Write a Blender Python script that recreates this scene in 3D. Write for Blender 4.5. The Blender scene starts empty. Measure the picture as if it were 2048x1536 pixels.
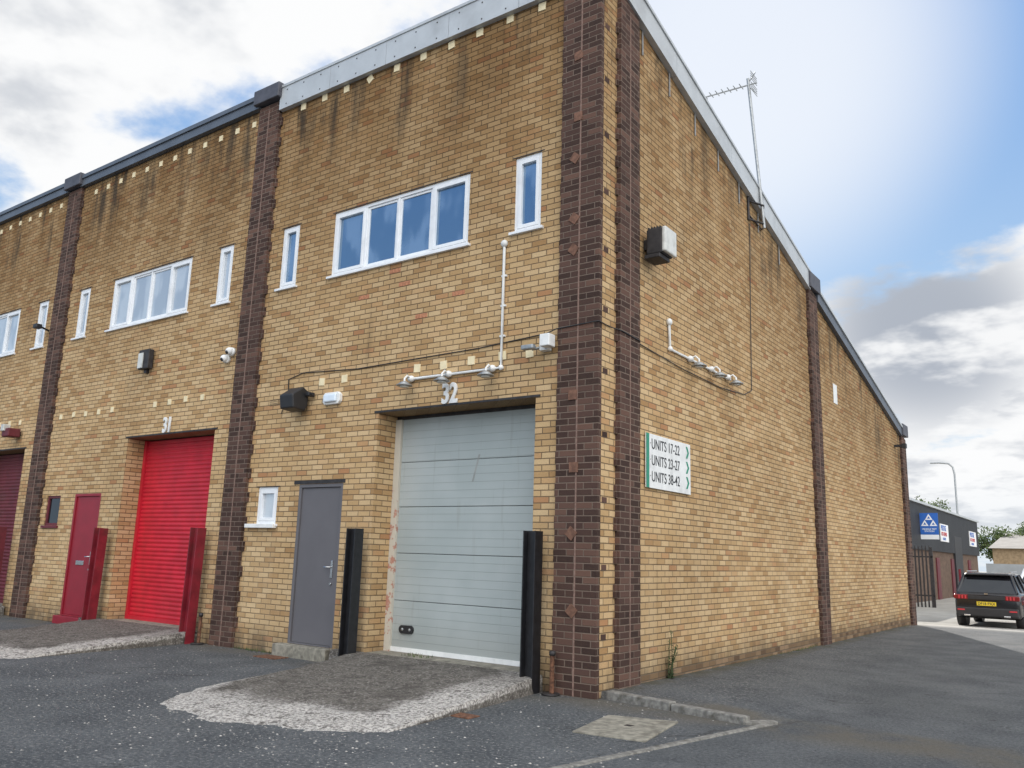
import bpy, bmesh, math, random
from mathutils import Vector, Matrix
from mathutils import noise as mnoise
random.seed(7)
SC=bpy.context.scene
COL=SC.collection
# ------------------------------------------------------------------ node helpers
class NT:
    def __init__(s,nt): s.nt=nt
    def n(s,t,**k):
        nd=s.nt.nodes.new(t)
        for a,b in k.items(): setattr(nd,a,b)
        return nd
    def L(s,a,b): s.nt.links.new(a,b)
    def put(s,sock,v):
        if isinstance(v,bpy.types.NodeSocket): s.L(v,sock)
        else: sock.default_value=v
    def m(s,op,a,b=None,c=None,clamp=False):
        nd=s.n('ShaderNodeMath',operation=op,use_clamp=clamp)
        s.put(nd.inputs[0],a)
        if b is not None: s.put(nd.inputs[1],b)
        if c is not None: s.put(nd.inputs[2],c)
        return nd.outputs[0]
    def mr(s,v,a,b,c=0.0,d=1.0,smooth=True):
        nd=s.n('ShaderNodeMapRange',interpolation_type='SMOOTHSTEP' if smooth else 'LINEAR')
        s.put(nd.inputs['Value'],v)
        for k,x in zip(('From Min','From Max','To Min','To Max'),(a,b,c,d)): nd.inputs[k].default_value=x
        return nd.outputs['Result']
    def comb(s,x,y,z=0.0):
        nd=s.n('ShaderNodeCombineXYZ')
        for i,v in enumerate((x,y,z)): s.put(nd.inputs[i],v)
        return nd.outputs[0]
    def noise(s,vec,scale,detail=4,rough=.55):
        nd=s.n('ShaderNodeTexNoise'); 
        if vec is not None: s.L(vec,nd.inputs['Vector'])
        nd.inputs['Scale'].default_value=scale; nd.inputs['Detail'].default_value=detail; nd.inputs['Roughness'].default_value=rough
        return nd.outputs['Fac']
    def mix(s,f,a,b,blend='MIX'):
        nd=s.n('ShaderNodeMix',data_type='RGBA',blend_type=blend)
        s.put(nd.inputs[0],f)
        s.put(nd.inputs[6],a if isinstance(a,bpy.types.NodeSocket) else (*a,1)[:4])
        s.put(nd.inputs[7],b if isinstance(b,bpy.types.NodeSocket) else (*b,1)[:4])
        return nd.outputs[2]
    def ramp(s,f,stops,const=False):
        nd=s.n('ShaderNodeValToRGB'); cr=nd.color_ramp
        if const: cr.interpolation='CONSTANT'
        while len(cr.elements)<len(stops): cr.elements.new(.5)
        for e,(p,c) in zip(cr.elements,stops): e.position=p; e.color=(*c,1)
        s.put(nd.inputs[0],f); return nd.outputs[0]
def newmat(name):
    m=bpy.data.materials.new(name); m.use_nodes=True
    nt=m.node_tree; b=nt.nodes['Principled BSDF']
    return m,NT(nt),b
def bump(t,b,h,strength=.5,dist=.01):
    nd=t.n('ShaderNodeBump'); nd.inputs['Strength'].default_value=strength; nd.inputs['Distance'].default_value=dist
    t.L(h,nd.inputs['Height']); t.L(nd.outputs[0],b.inputs['Normal'])
def pos(t):
    g=t.n('ShaderNodeNewGeometry'); sp=t.n('ShaderNodeSeparateXYZ'); t.L(g.outputs['Position'],sp.inputs[0])
    return g.outputs['Position'],sp.outputs
def simple(name,col,rough=.5,metal=0.0,var=.12,scale=8,spec=None,dirt=0.0):
    m,t,b=newmat(name); P,_=pos(t)
    n=t.noise(P,scale,4)
    c=t.mix(t.mr(n,.3,.7),tuple(x*(1-var) for x in col),tuple(min(1,x*(1+var)) for x in col))
    if dirt>0:
        n2=t.noise(P,scale*.35,6,.65)
        c=t.mix(t.m('MULTIPLY',t.mr(n2,.5,.7),dirt),c,(.06,.05,.035))
    t.L(c,b.inputs['Base Color']); b.inputs['Roughness'].default_value=rough; b.inputs['Metallic'].default_value=metal
    return m
def brick(name,stops,mortar,stain=True,roofk=.237,rooftop=8.85):
    m,t,b=newmat(name); P,s=pos(t)
    u=t.m('ADD',s[0],s[1]); v=s[2]
    vr=t.m('DIVIDE',v,.075); row=t.m('FLOOR',vr); fv=t.m('FRACT',vr)
    sh=t.m('MULTIPLY',t.m('FLOORED_MODULO',row,2.0),.5)
    wn0=t.n('ShaderNodeTexWhiteNoise',noise_dimensions='1D'); t.L(row,wn0.inputs['W'])
    sh=t.m('ADD',sh,t.m('MULTIPLY',wn0.outputs['Value'],.07))
    uu=t.m('ADD',t.m('DIVIDE',u,.225),sh); colm=t.m('FLOOR',uu); fu=t.m('FRACT',uu)
    du=t.m('MULTIPLY',t.m('MINIMUM',fu,t.m('SUBTRACT',1.0,fu)),.225)
    dv=t.m('MULTIPLY',t.m('MINIMUM',fv,t.m('SUBTRACT',1.0,fv)),.075)
    nz=t.noise(P,45,1)
    d=t.m('ADD',t.m('MINIMUM',du,dv),t.m('MULTIPLY',t.m('SUBTRACT',nz,.5),.004))
    bm=t.mr(d,.0035,.0085)
    wn=t.n('ShaderNodeTexWhiteNoise',noise_dimensions='2D'); t.L(t.comb(colm,row),wn.inputs['Vector'])
    bc=t.ramp(wn.outputs['Value'],stops)
    fine=t.noise(P,60,2,.7)
    bc=t.mix(t.mr(fine,.4,.8,0,.25),bc,(.12,.075,.04))
    big=t.noise(P,.55,3,.6)
    mc=t.mix(t.mr(big,.3,.7),mortar,tuple(x*.65 for x in mortar))
    if stain:
        bc=t.mix(t.mr(big,.35,.7,0,.22),bc,(.22,.14,.07))
    c=t.mix(bm,mc,bc)
    if stain:
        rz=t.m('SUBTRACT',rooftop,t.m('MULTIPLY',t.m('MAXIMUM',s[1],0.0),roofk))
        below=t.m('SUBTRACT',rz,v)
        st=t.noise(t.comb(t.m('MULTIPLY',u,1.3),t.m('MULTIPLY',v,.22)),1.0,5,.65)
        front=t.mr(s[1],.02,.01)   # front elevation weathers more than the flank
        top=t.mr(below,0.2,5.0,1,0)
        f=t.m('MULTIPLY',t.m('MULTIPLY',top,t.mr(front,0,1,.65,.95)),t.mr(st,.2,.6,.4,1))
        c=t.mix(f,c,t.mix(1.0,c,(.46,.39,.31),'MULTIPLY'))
        st2=t.noise(t.comb(t.m('MULTIPLY',u,3.6),t.m('MULTIPLY',v,.55)),1.0,4,.6)
        st3=t.noise(t.comb(t.m('MULTIPLY',u,.9),0.0,5.0),1.0,2,.5)
        f2=t.m('MULTIPLY',t.m('MULTIPLY',t.mr(below,0.1,1.9,1,0),t.mr(st2,.46,.66,0,.9)),t.mr(st3,.42,.56,.15,1))
        c=t.mix(f2,c,(.04,.032,.024))
        f3=t.m('MULTIPLY',t.mr(st2,.55,.75,0,.28),t.mr(big,.42,.62))
        c=t.mix(f3,c,(.09,.065,.04))
        # pale washed patches low down
        f4=t.m('MULTIPLY',t.mr(v,2.6,.9,0,.28),t.mr(st,.45,.7)); c=t.mix(f4,c,(.60,.47,.30))
        base=t.m('MULTIPLY',t.mr(v,.0,.5,1,0),t.mr(st2,.3,.6,.2,.8))
        c=t.mix(base,c,(.075,.058,.042))
    t.L(c,b.inputs['Base Color']); b.inputs['Roughness'].default_value=.9
    b.inputs['Specular IOR Level'].default_value=.2
    bump(t,b,t.m('ADD',bm,t.m('MULTIPLY',fine,.35)),.8,.008)
    return m
TAN=brick('buff_brick',[(0,(.40,.235,.105)),(.10,(.48,.305,.145)),(.35,(.56,.375,.19)),(.6,(.60,.415,.22)),(.82,(.65,.465,.26)),(.95,(.55,.34,.165)),(1,(.43,.21,.10))],(.24,.165,.095))
BRN=brick('brown_brick',[(0,(.045,.027,.023)),(.4,(.07,.04,.033)),(.75,(.10,.056,.045)),(1,(.145,.08,.06))],(.21,.155,.12),stain=False)
BASEB=brick('base_brick',[(0,(.12,.075,.045)),(.5,(.21,.135,.075)),(1,(.30,.20,.12))],(.18,.14,.10),stain=False)
REDB=simple('red_brick_face',(.44,.19,.10),.9,var=.25,scale=30)
BUFFTILE=simple('buff_tile',(.80,.68,.44),.85,var=.06,scale=12,dirt=.15)
BROWNTILE=simple('brown_tile',(.17,.085,.055),.9,var=.3,scale=20)
FASC=simple('light_fascia_metal',(.50,.52,.53),.45,.1,.06,3,dirt=.2)
FASCD=simple('dark_fascia_metal',(.12,.135,.16),.5,.2,.1,3)
LEAD=simple('lead_cap',(.08,.08,.095),.6,.1,.2,5)
UPVC=simple('white_upvc',(.80,.81,.82),.35,0,.03,6,dirt=.10)
WHITE=simple('white_paint',(.78,.78,.76),.5,0,.06,9,dirt=.15)
BLACK=simple('black_paint',(.012,.012,.014),.4,0,.3,12)
BLKPL=simple('black_plastic',(.02,.02,.022),.5)
STEELD=simple('dark_steel',(.04,.036,.036),.6,.3,.3,12)
GALV=simple('galvanised_steel',(.36,.37,.37),.45,.6,.15,20)
DOORG=simple('grey_door_paint',(.125,.118,.125),.55,0,.05,2)
REDP=simple('red_paint',(.52,.014,.03),.45,0,.12,3,dirt=.12)
REDD=simple('dark_red_paint',(.20,.012,.022),.5,0,.25,5,dirt=.4)
REDDOOR=simple('red_door_paint',(.26,.010,.022),.45,0,.08,3)
MAROON=simple('maroon_paint',(.12,.014,.022),.55,0,.2,4,dirt=.3)
CHROME=simple('chrome_metal',(.6,.6,.6),.2,1.0,.02)
CONC=simple('concrete',(.25,.23,.185),.95,0,.3,14,dirt=.6)
KERB=simple('kerb_concrete',(.20,.19,.17),.95,0,.35,18,dirt=.65)
MORT=simple('movement_joint',(.22,.14,.11),.95,0,.2,30)
RUST=simple('rusty_iron',(.15,.07,.04),.9,.2,.5,30)
ROOFM=simple('roof_sheet',(.3,.31,.31),.6,0,.1,2)
GREEN=simple('sign_green',(.02,.25,.15),.5,0,.03)
INK=simple('black_lettering',(.02,.02,.022),.5,0,.02)
LENS=simple('lamp_lens',(.62,.62,.58),.25,0,.08,10,dirt=.3)
LBLUE=simple('bulkhead_lens',(.70,.78,.86),.2,0,.03)
def glassmat(name,refl,base,base2,f):
    m=bpy.data.materials.new(name); m.use_nodes=True; t=NT(m.node_tree); m.node_tree.nodes.clear()
    o=t.n('ShaderNodeOutputMaterial'); g=t.n('ShaderNodeBsdfGlossy'); g.inputs['Color'].default_value=(*refl,1); g.inputs['Roughness'].default_value=.03
    d=t.n('ShaderNodeBsdfDiffuse'); P,s=pos(t)
    n=t.noise(t.comb(t.m('MULTIPLY',s[0],2.4),0.0,t.m('MULTIPLY',s[2],1.1)),1.0,2); t.L(t.mix(t.mr(n,.45,.6),base,base2),d.inputs['Color'])
    fr=t.n('ShaderNodeFresnel'); fr.inputs['IOR'].default_value=1.5
    mx=t.n('ShaderNodeMixShader'); t.L(t.m('ADD',fr.outputs[0],f,clamp=True),mx.inputs[0]); t.L(d.outputs[0],mx.inputs[1]); t.L(g.outputs[0],mx.inputs[2]); t.L(mx.outputs[0],o.inputs[0])
    bn=t.n('ShaderNodeBump'); bn.inputs['Strength'].default_value=.12; bn.inputs['Distance'].default_value=.05
    t.L(t.noise(P,1.1,2),bn.inputs['Height']); t.L(bn.outputs[0],g.inputs['Normal'])
    return m
GLASSB=glassmat('sky_tinted_window_glass',(.52,.70,.90),(.03,.06,.11),(.14,.20,.28),.34)  # blue tint put in for reflected sky, paler tone for interiors
GLASSP=glassmat('blind_window_glass',(.8,.85,.9),(.52,.55,.58),(.36,.39,.43),.25)
CARGL=glassmat('car_glass',(.6,.65,.7),(.01,.01,.012),(.01,.01,.012),.05)
def shade_door():
    m,t,b=newmat('sectional_door_paint'); P,s=pos(t)
    n=t.noise(P,1.1,3); c=t.mix(t.mr(n,.3,.7),(.35,.39,.38),(.41,.445,.435))
    sc=t.noise(t.comb(t.m('MULTIPLY',s[0],9),t.m('MULTIPLY',s[2],.8)),1,4,.6)
    c=t.mix(t.m('MULTIPLY',t.mr(sc,.58,.72),.22),c,(.22,.21,.18))
    c=t.mix(t.mr(s[2],.2,.8,.3,0),c,(.25,.23,.19))
    w=t.m('FRACT',t.m('DIVIDE',s[2],.105)); h=t.mr(w,.0,.12)
    c=t.mix(t.mr(w,.10,.0,0,.35),c,(.20,.22,.22))
    t.L(c,b.inputs['Base Color']); b.inputs['Roughness'].default_value=.4
    bump(t,b,h,.4,.005); return m
DOORS=shade_door()
def flaky():
    m,t,b=newmat('flaking_frame_paint'); P,s=pos(t)
    n=t.noise(P,7,5,.7); f=t.m('MULTIPLY',t.mr(n,.53,.58,0,.75),t.mr(s[2],2.6,2.2))
    t.L(t.mix(f,(.56,.52,.44),(.42,.13,.08)),b.inputs['Base Color']); b.inputs['Roughness'].default_value=.6; return m
FLAKY=flaky()
# ------------------------------------------------------------------ mesh helpers
def mk(name,verts,faces,mat,parent=None,smooth=False,uv=None):
    me=bpy.data.meshes.new(name); me.from_pydata([tuple(v) for v in verts],[],faces); me.update()
    ob=bpy.data.objects.new(name,me); COL.objects.link(ob)
    me.materials.append(mat)
    if smooth:
        for p in me.polygons: p.use_smooth=True
    if parent: ob.parent=parent
    return ob
def boxes(name,mat,lst,parent=None,bevel=0.0):
    V=[];Fc=[]
    for (x0,x1,y0,y1,z0,z1) in lst:
        k=len(V); V+=[(x0,y0,z0),(x1,y0,z0),(x1,y1,z0),(x0,y1,z0),(x0,y0,z1),(x1,y0,z1),(x1,y1,z1),(x0,y1,z1)]
        Fc+=[(k,k+3,k+2,k+1),(k+4,k+5,k+6,k+7),(k,k+1,k+5,k+4),(k+1,k+2,k+6,k+5),(k+2,k+3,k+7,k+6),(k+3,k,k+4,k+7)]
    ob=mk(name,V,Fc,mat,parent)
    if bevel:
        md=ob.modifiers.new('b','BEVEL'); md.width=bevel; md.segments=2; md.limit_method='ANGLE'
    return ob
def prism(name,mat,poly,axis,a,b,parent=None,bevel=0.0):
    f={'X':lambda p,c:(c,p[0],p[1]),'Y':lambda p,c:(p[0],c,p[1]),'Z':lambda p,c:(p[0],p[1],c)}[axis]
    n=len(poly); V=[f(p,a) for p in poly]+[f(p,b) for p in poly]
    Fc=[tuple(range(n))[::-1],tuple(range(n,2*n))]+[(i,(i+1)%n,n+(i+1)%n,n+i) for i in range(n)]
    ob=mk(name,V,Fc,mat,parent)
    bm=bmesh.new(); bm.from_mesh(ob.data); bmesh.ops.recalc_face_normals(bm,faces=bm.faces); bm.to_mesh(ob.data); bm.free()
    if bevel:
        md=ob.modifiers.new('b','BEVEL'); md.width=bevel; md.segments=2; md.limit_method='ANGLE'
    return ob
def tube(name,pts,r,mat,parent=None,smoothc=False):
    cu=bpy.data.curves.new(name,'CURVE'); cu.dimensions='3D'; cu.bevel_depth=r; cu.bevel_resolution=3; cu.use_fill_caps=True
    sp=cu.splines.new('NURBS' if smoothc else 'POLY'); sp.points.add(len(pts)-1)
    for p,q in zip(sp.points,pts): p.co=(*q,1)
    if smoothc: sp.use_endpoint_u=True; sp.order_u=3
    ob=bpy.data.objects.new(name,cu); COL.objects.link(ob); cu.materials.append(mat)
    if parent: ob.parent=parent
    return ob
def cyl(name,mat,c,r,h,axis='Z',parent=None,r2=None,seg=24,smooth=True):
    bm=bmesh.new(); bmesh.ops.create_cone(bm,cap_ends=True,segments=seg,radius1=r,radius2=r if r2 is None else r2,depth=h)
    R={'Z':Matrix.Identity(4),'X':Matrix.Rotation(math.pi/2,4,'Y'),'Y':Matrix.Rotation(-math.pi/2,4,'X')}[axis]
    bmesh.ops.transform(bm,matrix=Matrix.Translation(c)@R,verts=bm.verts)
    me=bpy.data.meshes.new(name); bm.to_mesh(me); bm.free(); me.materials.append(mat)
    ob=bpy.data.objects.new(name,me); COL.objects.link(ob)
    if smooth:
        for p in me.polygons: p.use_smooth=len(p.vertices)==4
    if parent: ob.parent=parent
    return ob
def ball(name,mat,c,s,parent=None):
    bm=bmesh.new(); bmesh.ops.create_uvsphere(bm,u_segments=20,v_segments=12,radius=1)
    bmesh.ops.transform(bm,matrix=Matrix.Translation(c)@Matrix.Diagonal((*s,1)),verts=bm.verts)
    me=bpy.data.meshes.new(name); bm.to_mesh(me); bm.free(); me.materials.append(mat)
    for p in me.polygons: p.use_smooth=True
    ob=bpy.data.objects.new(name,me); COL.objects.link(ob)
    if parent: ob.parent=parent
    return ob
def empty(name,loc=(0,0,0),par=None):
    e=bpy.data.objects.new(name,None); e.location=loc; COL.objects.link(e); e.empty_display_size=.2
    if par: e.parent=par
    return e
def text(name,body,size,loc,rot,mat,parent=None,sx=1.0,off=0.0,ext=.004,align='LEFT'):
    cu=bpy.data.curves.new(name,'FONT'); cu.body=body; cu.size=size; cu.extrude=ext; cu.offset=off; cu.align_x=align
    ob=bpy.data.objects.new(name,cu); COL.objects.link(ob); ob.location=loc; ob.rotation_euler=rot; ob.scale=(sx,1,1)
    cu.materials.append(mat)
    if parent: ob.parent=parent
    return ob
RF=(math.pi/2,0,0); RS=(math.pi/2,0,math.pi/2)
# ------------------------------------------------------------------ main building
B=empty('brick_industrial_building')
XL=-26.4; YE=16.96
def rl(y): return 8.87-.237*y
ops=[]
ops+=[(-3.55,-.90,.17,3.38,.45),(-5.09,-4.16,.17,2.42,.07),(-6.04,-5.57,1.84,2.40,.07),
      (-5.98,-5.57,5.58,6.62,.07),(-4.76,-2.07,5.58,6.62,.07),(-1.31,-.89,5.58,6.62,.07)]
ops+=[(-9.91,-7.30,.17,3.38,.45),(-11.54,-10.60,.15,2.39,.07),(-12.62,-12.09,1.79,2.37,.07),
      (-12.42,-12.00,5.58,6.62,.07),(-11.12,-8.49,5.58,6.62,.07),(-7.68,-7.28,5.58,6.62,.07)]
for dx in (-6.53,-13.06):
    ops+=[(-9.91+dx,-7.33+dx,.17,3.38,.45),(-11.54+dx,-10.60+dx,.15,2.39,.07),(-12.62+dx,-12.09+dx,1.79,2.37,.07),
      (-12.42+dx,-12.00+dx,5.58,6.62,.07),(-11.12+dx,-8.49+dx,5.58,6.62,.07),(-7.64+dx,-7.20+dx,5.58,6.62,.07)]
ops=[o for o in ops if o[0]>XL+.1]
xs=sorted({XL,0.0}|{o[0] for o in ops}|{o[1] for o in ops}); zs=sorted({-.3,9.0}|{o[2] for o in ops}|{o[3] for o in ops})
V=[];Fc=[]
def q(a,b,c,d):
    k=len(V); V.extend([a,b,c,d]); Fc.append((k,k+1,k+2,k+3))
for i in range(len(xs)-1):
    for j in range(len(zs)-1):
        cx=(xs[i]+xs[i+1])/2; cz=(zs[j]+zs[j+1])/2
        if any(o[0]<cx<o[1] and o[2]<cz<o[3] for o in ops): continue
        q((xs[i],0,zs[j]),(xs[i+1],0,zs[j]),(xs[i+1],0,zs[j+1]),(xs[i],0,zs[j+1]))
for (x0,x1,z0,z1,d) in ops:
    q((x0,0,z0),(x0,0,z1),(x0,d,z1),(x0,d,z0)); q((x1,0,z0),(x1,d,z0),(x1,d,z1),(x1,0,z1))
    q((x0,0,z1),(x1,0,z1),(x1,d,z1),(x0,d,z1)); q((x0,0,z0),(x0,d,z0),(x1,d,z0),(x1,0,z0))
mk('front_wall',V,Fc,TAN,B)
mk('side_wall',[(0,0,-.4),(0,YE,-.4),(0,YE,rl(YE)+.1),(0,0,rl(0)+.1)],[(0,1,2,3)],TAN,B)
mk('rear_wall',[(0,YE,-.4),(XL,YE,-.4),(XL,YE,5.0),(0,YE,5.0)],[(0,1,2,3)],TAN,B)
mk('end_wall',[(XL,YE,-.4),(XL,0,-.4),(XL,0,9),(XL,YE,5)],[(0,1,2,3)],TAN,B)
prism('roof',ROOFM,[(.05,9.05),(.05,9.12),(YE+.1,5.11),(YE+.1,5.02)],'X',XL,-.02,B)
mk('inner_fill',[(XL+.2,.6,0),(-.2,.6,0),(-.2,.6,8.8),(XL+.2,.6,8.8)],[(0,1,2,3)],BLKPL,B)
boxes('base_course',BASEB,[(0.0,.006,.88,8.25,-.3,.15),(0.0,.006,8.83,16.4,-.3,.15)],B)
def pil_front(x0,x1,top):
    L=[(x0,x1,-.06,.02,-.3,top)]; T=[]; tw=.03 if x1>-.1 else .045
    z=.3
    while z<top-.2:
        T.append((x0-tw,x1+tw if x1<-.01 else x1-.002,-.03,.01,z,z+.15)); z+=.375
    boxes('pilaster',BRN,L,B); boxes('pilaster_teeth',BRN,T,B)
    xm=(x0+x1)/2
    boxes('movement_joint',MORT,[(xm-.010,xm+.010,-.064,-.05,0,top-.1)],B)
PF=[(-.555,.003),(-6.84,-6.29),(-13.39,-12.83),(-19.92,-19.36)]
for x0,x1 in PF: pil_front(x0,x1,9.0)
def pil_side(y0,y1,joint=True):
    p=.06
    prism('pilaster',BRN,[(y0,-.4),(y1,-.4),(y1,rl(y1)+.08),(y0,rl(y0)+.08)],'X',-.02,p,B)
    T=[]; z=.3
    while z<rl(y1)-.25:
        T.append((-.01,.035,y0-.04,y1+.04,z,z+.15)); z+=.375
    boxes('pilaster_teeth',BRN,T,B)
    if joint: ym=(y0+y1)/2; boxes('movement_joint',MORT,[(.05,.064,ym-.010,ym+.010,0,rl(y1)-.1)],B)
pil_side(.36,.88); pil_side(8.26,8.82); pil_side(16.42,16.96)
boxes('corner_key_bricks',BRN,[(-.01,.004,.05,.16,.6+i*.75,.6+i*.75+.065) for i in range(11)],B)
for i,z in enumerate([7.75,6.9,6.35,5.55,5.15,3.35,2.5,1.75,.9]):
    cx=-.30+random.uniform(-.06,.06); s=.058
    a=math.radians(random.choice([0,8,-10,40,50]))
    pts=[(cx+s*1.414*math.cos(a+math.pi/4+k*math.pi/2),z+s*1.414*math.sin(a+math.pi/4+k*math.pi/2)) for k in range(4)]
    prism('tile',BROWNTILE,pts,'Y',-.072,-.055,B)
boxes('front_fascia_light',FASC,[(-6.27+i*1.25,min(-6.27+(i+1)*1.25-.006,.07),-.09,-.004,8.80,9.22) for i in range(6) if -6.27+i*1.25<.0],B)
boxes('front_fascia_lip',FASC,[(-6.27,.075,-.105,.02,9.2,9.245)],B)
boxes('fascia_rivets',STEELD,[(x,x+.018,-.096,-.085,z,z+.018) for x in [-6.1+i*.418 for i in range(15)] for z in (8.86,9.12)],B)
boxes('front_fascia_dark',FASCD,[(-12.85,-6.82,-.10,-.004,9.0,9.16),(-19.38,-13.37,-.10,-.004,9.0,9.16),(XL,-19.9,-.10,-.004,9.0,9.16)],B)
boxes('front_fascia_dark_lip',FASCD,[(-12.85,-6.82,-.13,.04,9.16,9.24),(-19.38,-13.37,-.13,.04,9.16,9.24),(XL,-19.9,-.13,.04,9.16,9.24)],B)
boxes('pilaster_caps',LEAD,[(x0-.06,x1+.06,-.17,.15,9.03,9.30) for x0,x1 in PF[1:]],B,.015)
def side_fascia(y0,y1,h,mat,name,lo=0.0,px=.09):
    prism(name,mat,[(y0,rl(y0)+lo),(y1,rl(y1)+lo),(y1,rl(y1)+h),(y0,rl(y0)+h)],'X',.003,px,B)
n=4
for i in range(n):
    a=-.09+i*(8.30+.09)/n; b=-.09+(i+1)*(8.30+.09)/n-.006
    side_fascia(a,b,.36,FASC,'side_fascia')
side_fascia(-.1,8.3,.40,FASC,'side_fascia_lip',.355,.11)
side_fascia(8.80,16.42,.22,FASCD,'side_fascia_rear'); side_fascia(8.80,16.42,.27,FASC,'side_fascia_rear_lip',.215,.12)
for (y0,y1) in ((8.20,8.88),(16.38,17.02)):
    prism('side_pilaster_cap',LEAD,[(y0,rl(y0)+.02),(y1,rl(y0)+.02),(y1,rl(y0)+.34),(y0,rl(y0)+.34)],'X',-.15,.13,B,.012)
boxes('roof_straps',GALV,[(.012,.024,y-.012,y+.012,rl(y)-.38,rl(y)+.05) for y in (1.05,1.9,2.8,3.7,4.6,5.5,6.6)],B)
def tilez(lst,z,s=.055):
    for x in lst:
        a=math.radians(random.uniform(-5,5)) if abs(x+4.17)>.01 else math.radians(32)
        zz=z+random.uniform(-.012,.012)
        pts=[(x+s*1.414*math.cos(a+math.pi/4+k*math.pi/2),zz+s*1.414*math.sin(a+math.pi/4+k*math.pi/2)) for k in range(4)]
        prism('buff_tile',BUFFTILE,pts,'Y',-.014,.0,B)
tilez([-.94,-1.47,-2.0,-2.52,-3.06,-3.6,-4.17,-4.7,-5.21,-5.73],8.735,.058)
tilez([-7.03-.48*i for i in range(12)],8.80,.052); tilez([-13.78-.48*i for i in range(12)],8.80,.052)
tilez([-4.76,-4.28,-2.86,-2.39,-1.92,-1.42,-1.00],3.95,.056)
tilez([-12.5,-12,-11.54,-11.06,-10.58,-9.15,-8.70,-8.22,-7.74],3.96,.050); tilez([-9.15-6.5,-8.70-6.5,-8.22-6.5,-7.74-6.5],3.96,.050)
rb=[]
for (x,z,nn) in [(-4.1,5.10,1),(-3.3,5.18,1),(-2.95,4.72,1),(-3.5,5.4,1),(-2.3,4.9,1)]:
    for k in range(nn):
        rr=math.floor(z/.075); rb.append((x+k*.225,x+k*.225+.213,-.003,.0,rr*.075+.007,rr*.075+.068))
boxes('red_bricks',REDB,rb,B)
boxes('steel_lintels',STEELD,[(-3.62,-.83,-.012,.02,3.383,3.41),(-5.2,-4.12,-.012,.02,2.425,2.475),(-9.98,-7.23,-.012,.02,3.383,3.41),(-16.5,-13.8,-.012,.02,3.383,3.41)],B)
def window(x0,x1,z0,z1,n,gl,name='window'):
    W=empty(name,par=B); y0,y1=.018,.068; f=.05
    L=[(x0,x0+f,y0,y1,z0,z1),(x1-f,x1,y0,y1,z0,z1),(x0+f,x1-f,y0,y1,z0,z0+f),(x0+f,x1-f,y0,y1,z1-f,z1)]
    w=(x1-x0-f)/n
    for i in range(1,n):
        L.append((x0+f/2+i*w-.02,x0+f/2+i*w+.02,y0+.002,y1,z0+f,z1-f))
    boxes('frame',UPVC,L,W,.004)
    S=[];g=.036
    for i in range(n):
        a=x0+f/2+i*w+(.02 if i else f/2); b=x0+f/2+(i+1)*w-(.02 if i<n-1 else f/2)
        yy=y0-.008 if i in (0,n-1) or n==1 else y0+.02
        gg=g+(.012 if i in (0,n-1) else 0)
        S+=[(a,a+gg,yy,y1-.004,z0+f,z1-f),(b-gg,b,yy,y1-.004,z0+f,z1-f),(a+gg,b-gg,yy,y1-.004,z0+f,z0+f+gg),(a+gg,b-gg,yy,y1-.004,z1-f-gg,z1-f)]
    boxes('sashes',UPVC,S,W,.004)
    mk('glass',[(x0+.02,.055,z0+.02),(x1-.02,.055,z0+.02),(x1-.02,.055,z1-.02),(x0+.02,.055,z1-.02)],[(0,1,2,3)],gl,W)
    boxes('sill',UPVC,[(x0-.05,x1+.05,-.045,.03,z0-.035,z0+.002)],W,.004)
    boxes('lintel_joint',STEELD,[(x0-.04,x1+.04,-.006,.0,z1+.001,z1+.012)],W)
for o in ops:
    if o[3]>5:
        big=o[1]-o[0]>1; window(o[0],o[1],o[2],o[3],4 if big else 1,GLASSB if o[0]>-6.2 else GLASSP)
window(-6.04,-5.57,1.84,2.40,1,GLASSP)
boxes('small_window_sill',WHITE,[(-6.2,-5.53,-.08,-.005,1.78,1.84)],B,.006)
def dkwindow(x0,x1,z0,z1):
    boxes('dark_window_frame',MAROON,[(x0,x0+.05,.02,.068,z0,z1),(x1-.05,x1,.02,.068,z0,z1),(x0+.05,x1-.05,.02,.068,z0,z0+.05),(x0+.05,x1-.05,.02,.068,z1-.05,z1),(x0-.04,x1+.04,-.04,.03,z0-.05,z0-.002)],B,.004)
    mk('dark_window_glass',[(x0,.05,z0),(x1,.05,z0),(x1,.05,z1),(x0,.05,z1)],[(0,1,2,3)],CARGL,B)
dkwindow(-12.62,-12.09,1.79,2.37); dkwindow(-19.15,-18.62,1.79,2.37)
D=empty('sectional_door',par=B); hts=[.20,.84,1.47,2.10,2.72,3.34]
boxes('panels',DOORS,[(-3.44,-.95,.40,.44,hts[i]+.003,hts[i+1]-.003) for i in range(5)],D,.005)
boxes('backing',STEELD,[(-3.5,-.9,.42,.46,.17,3.38)],D)
boxes('bottom_rail',WHITE,[(-3.45,-.94,.385,.405,.175,.235)],D)
boxes('door_frame',FLAKY,[(-3.548,-3.44,.36,.43,.17,3.33)],D); boxes('door_head',STEELD,[(-3.548,-.902,.385,.44,3.33,3.378)],D)
hp=[]
for k in range(20):
    a=k/20*2*math.pi; hp.append((-3.17+.07*(1 if math.cos(a)>0 else -1)+.055*math.cos(a),.47+.055*math.sin(a)))
prism('kick_handle',BLKPL,hp,'Y',.37,.40,D); ball('handle_boss',GALV,(-3.23,.37,.47),(.02,.012,.02),D); ball('handle_boss2',GALV,(-3.10,.37,.47),(.02,.012,.02),D)
SCR=simple('scrape_mark',(.30,.31,.29),.6)
mk('door_scrape',[(-2.16,.3975,2.42),(-2.13,.3975,2.42),(-2.03,.3975,2.78),(-2.06,.3975,2.78)],[(0,1,2,3)],SCR,D)
boxes('threshold_slab',CONC,[(-3.55,-.90,-.02,.5,-.2,.172)],B)
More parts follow.
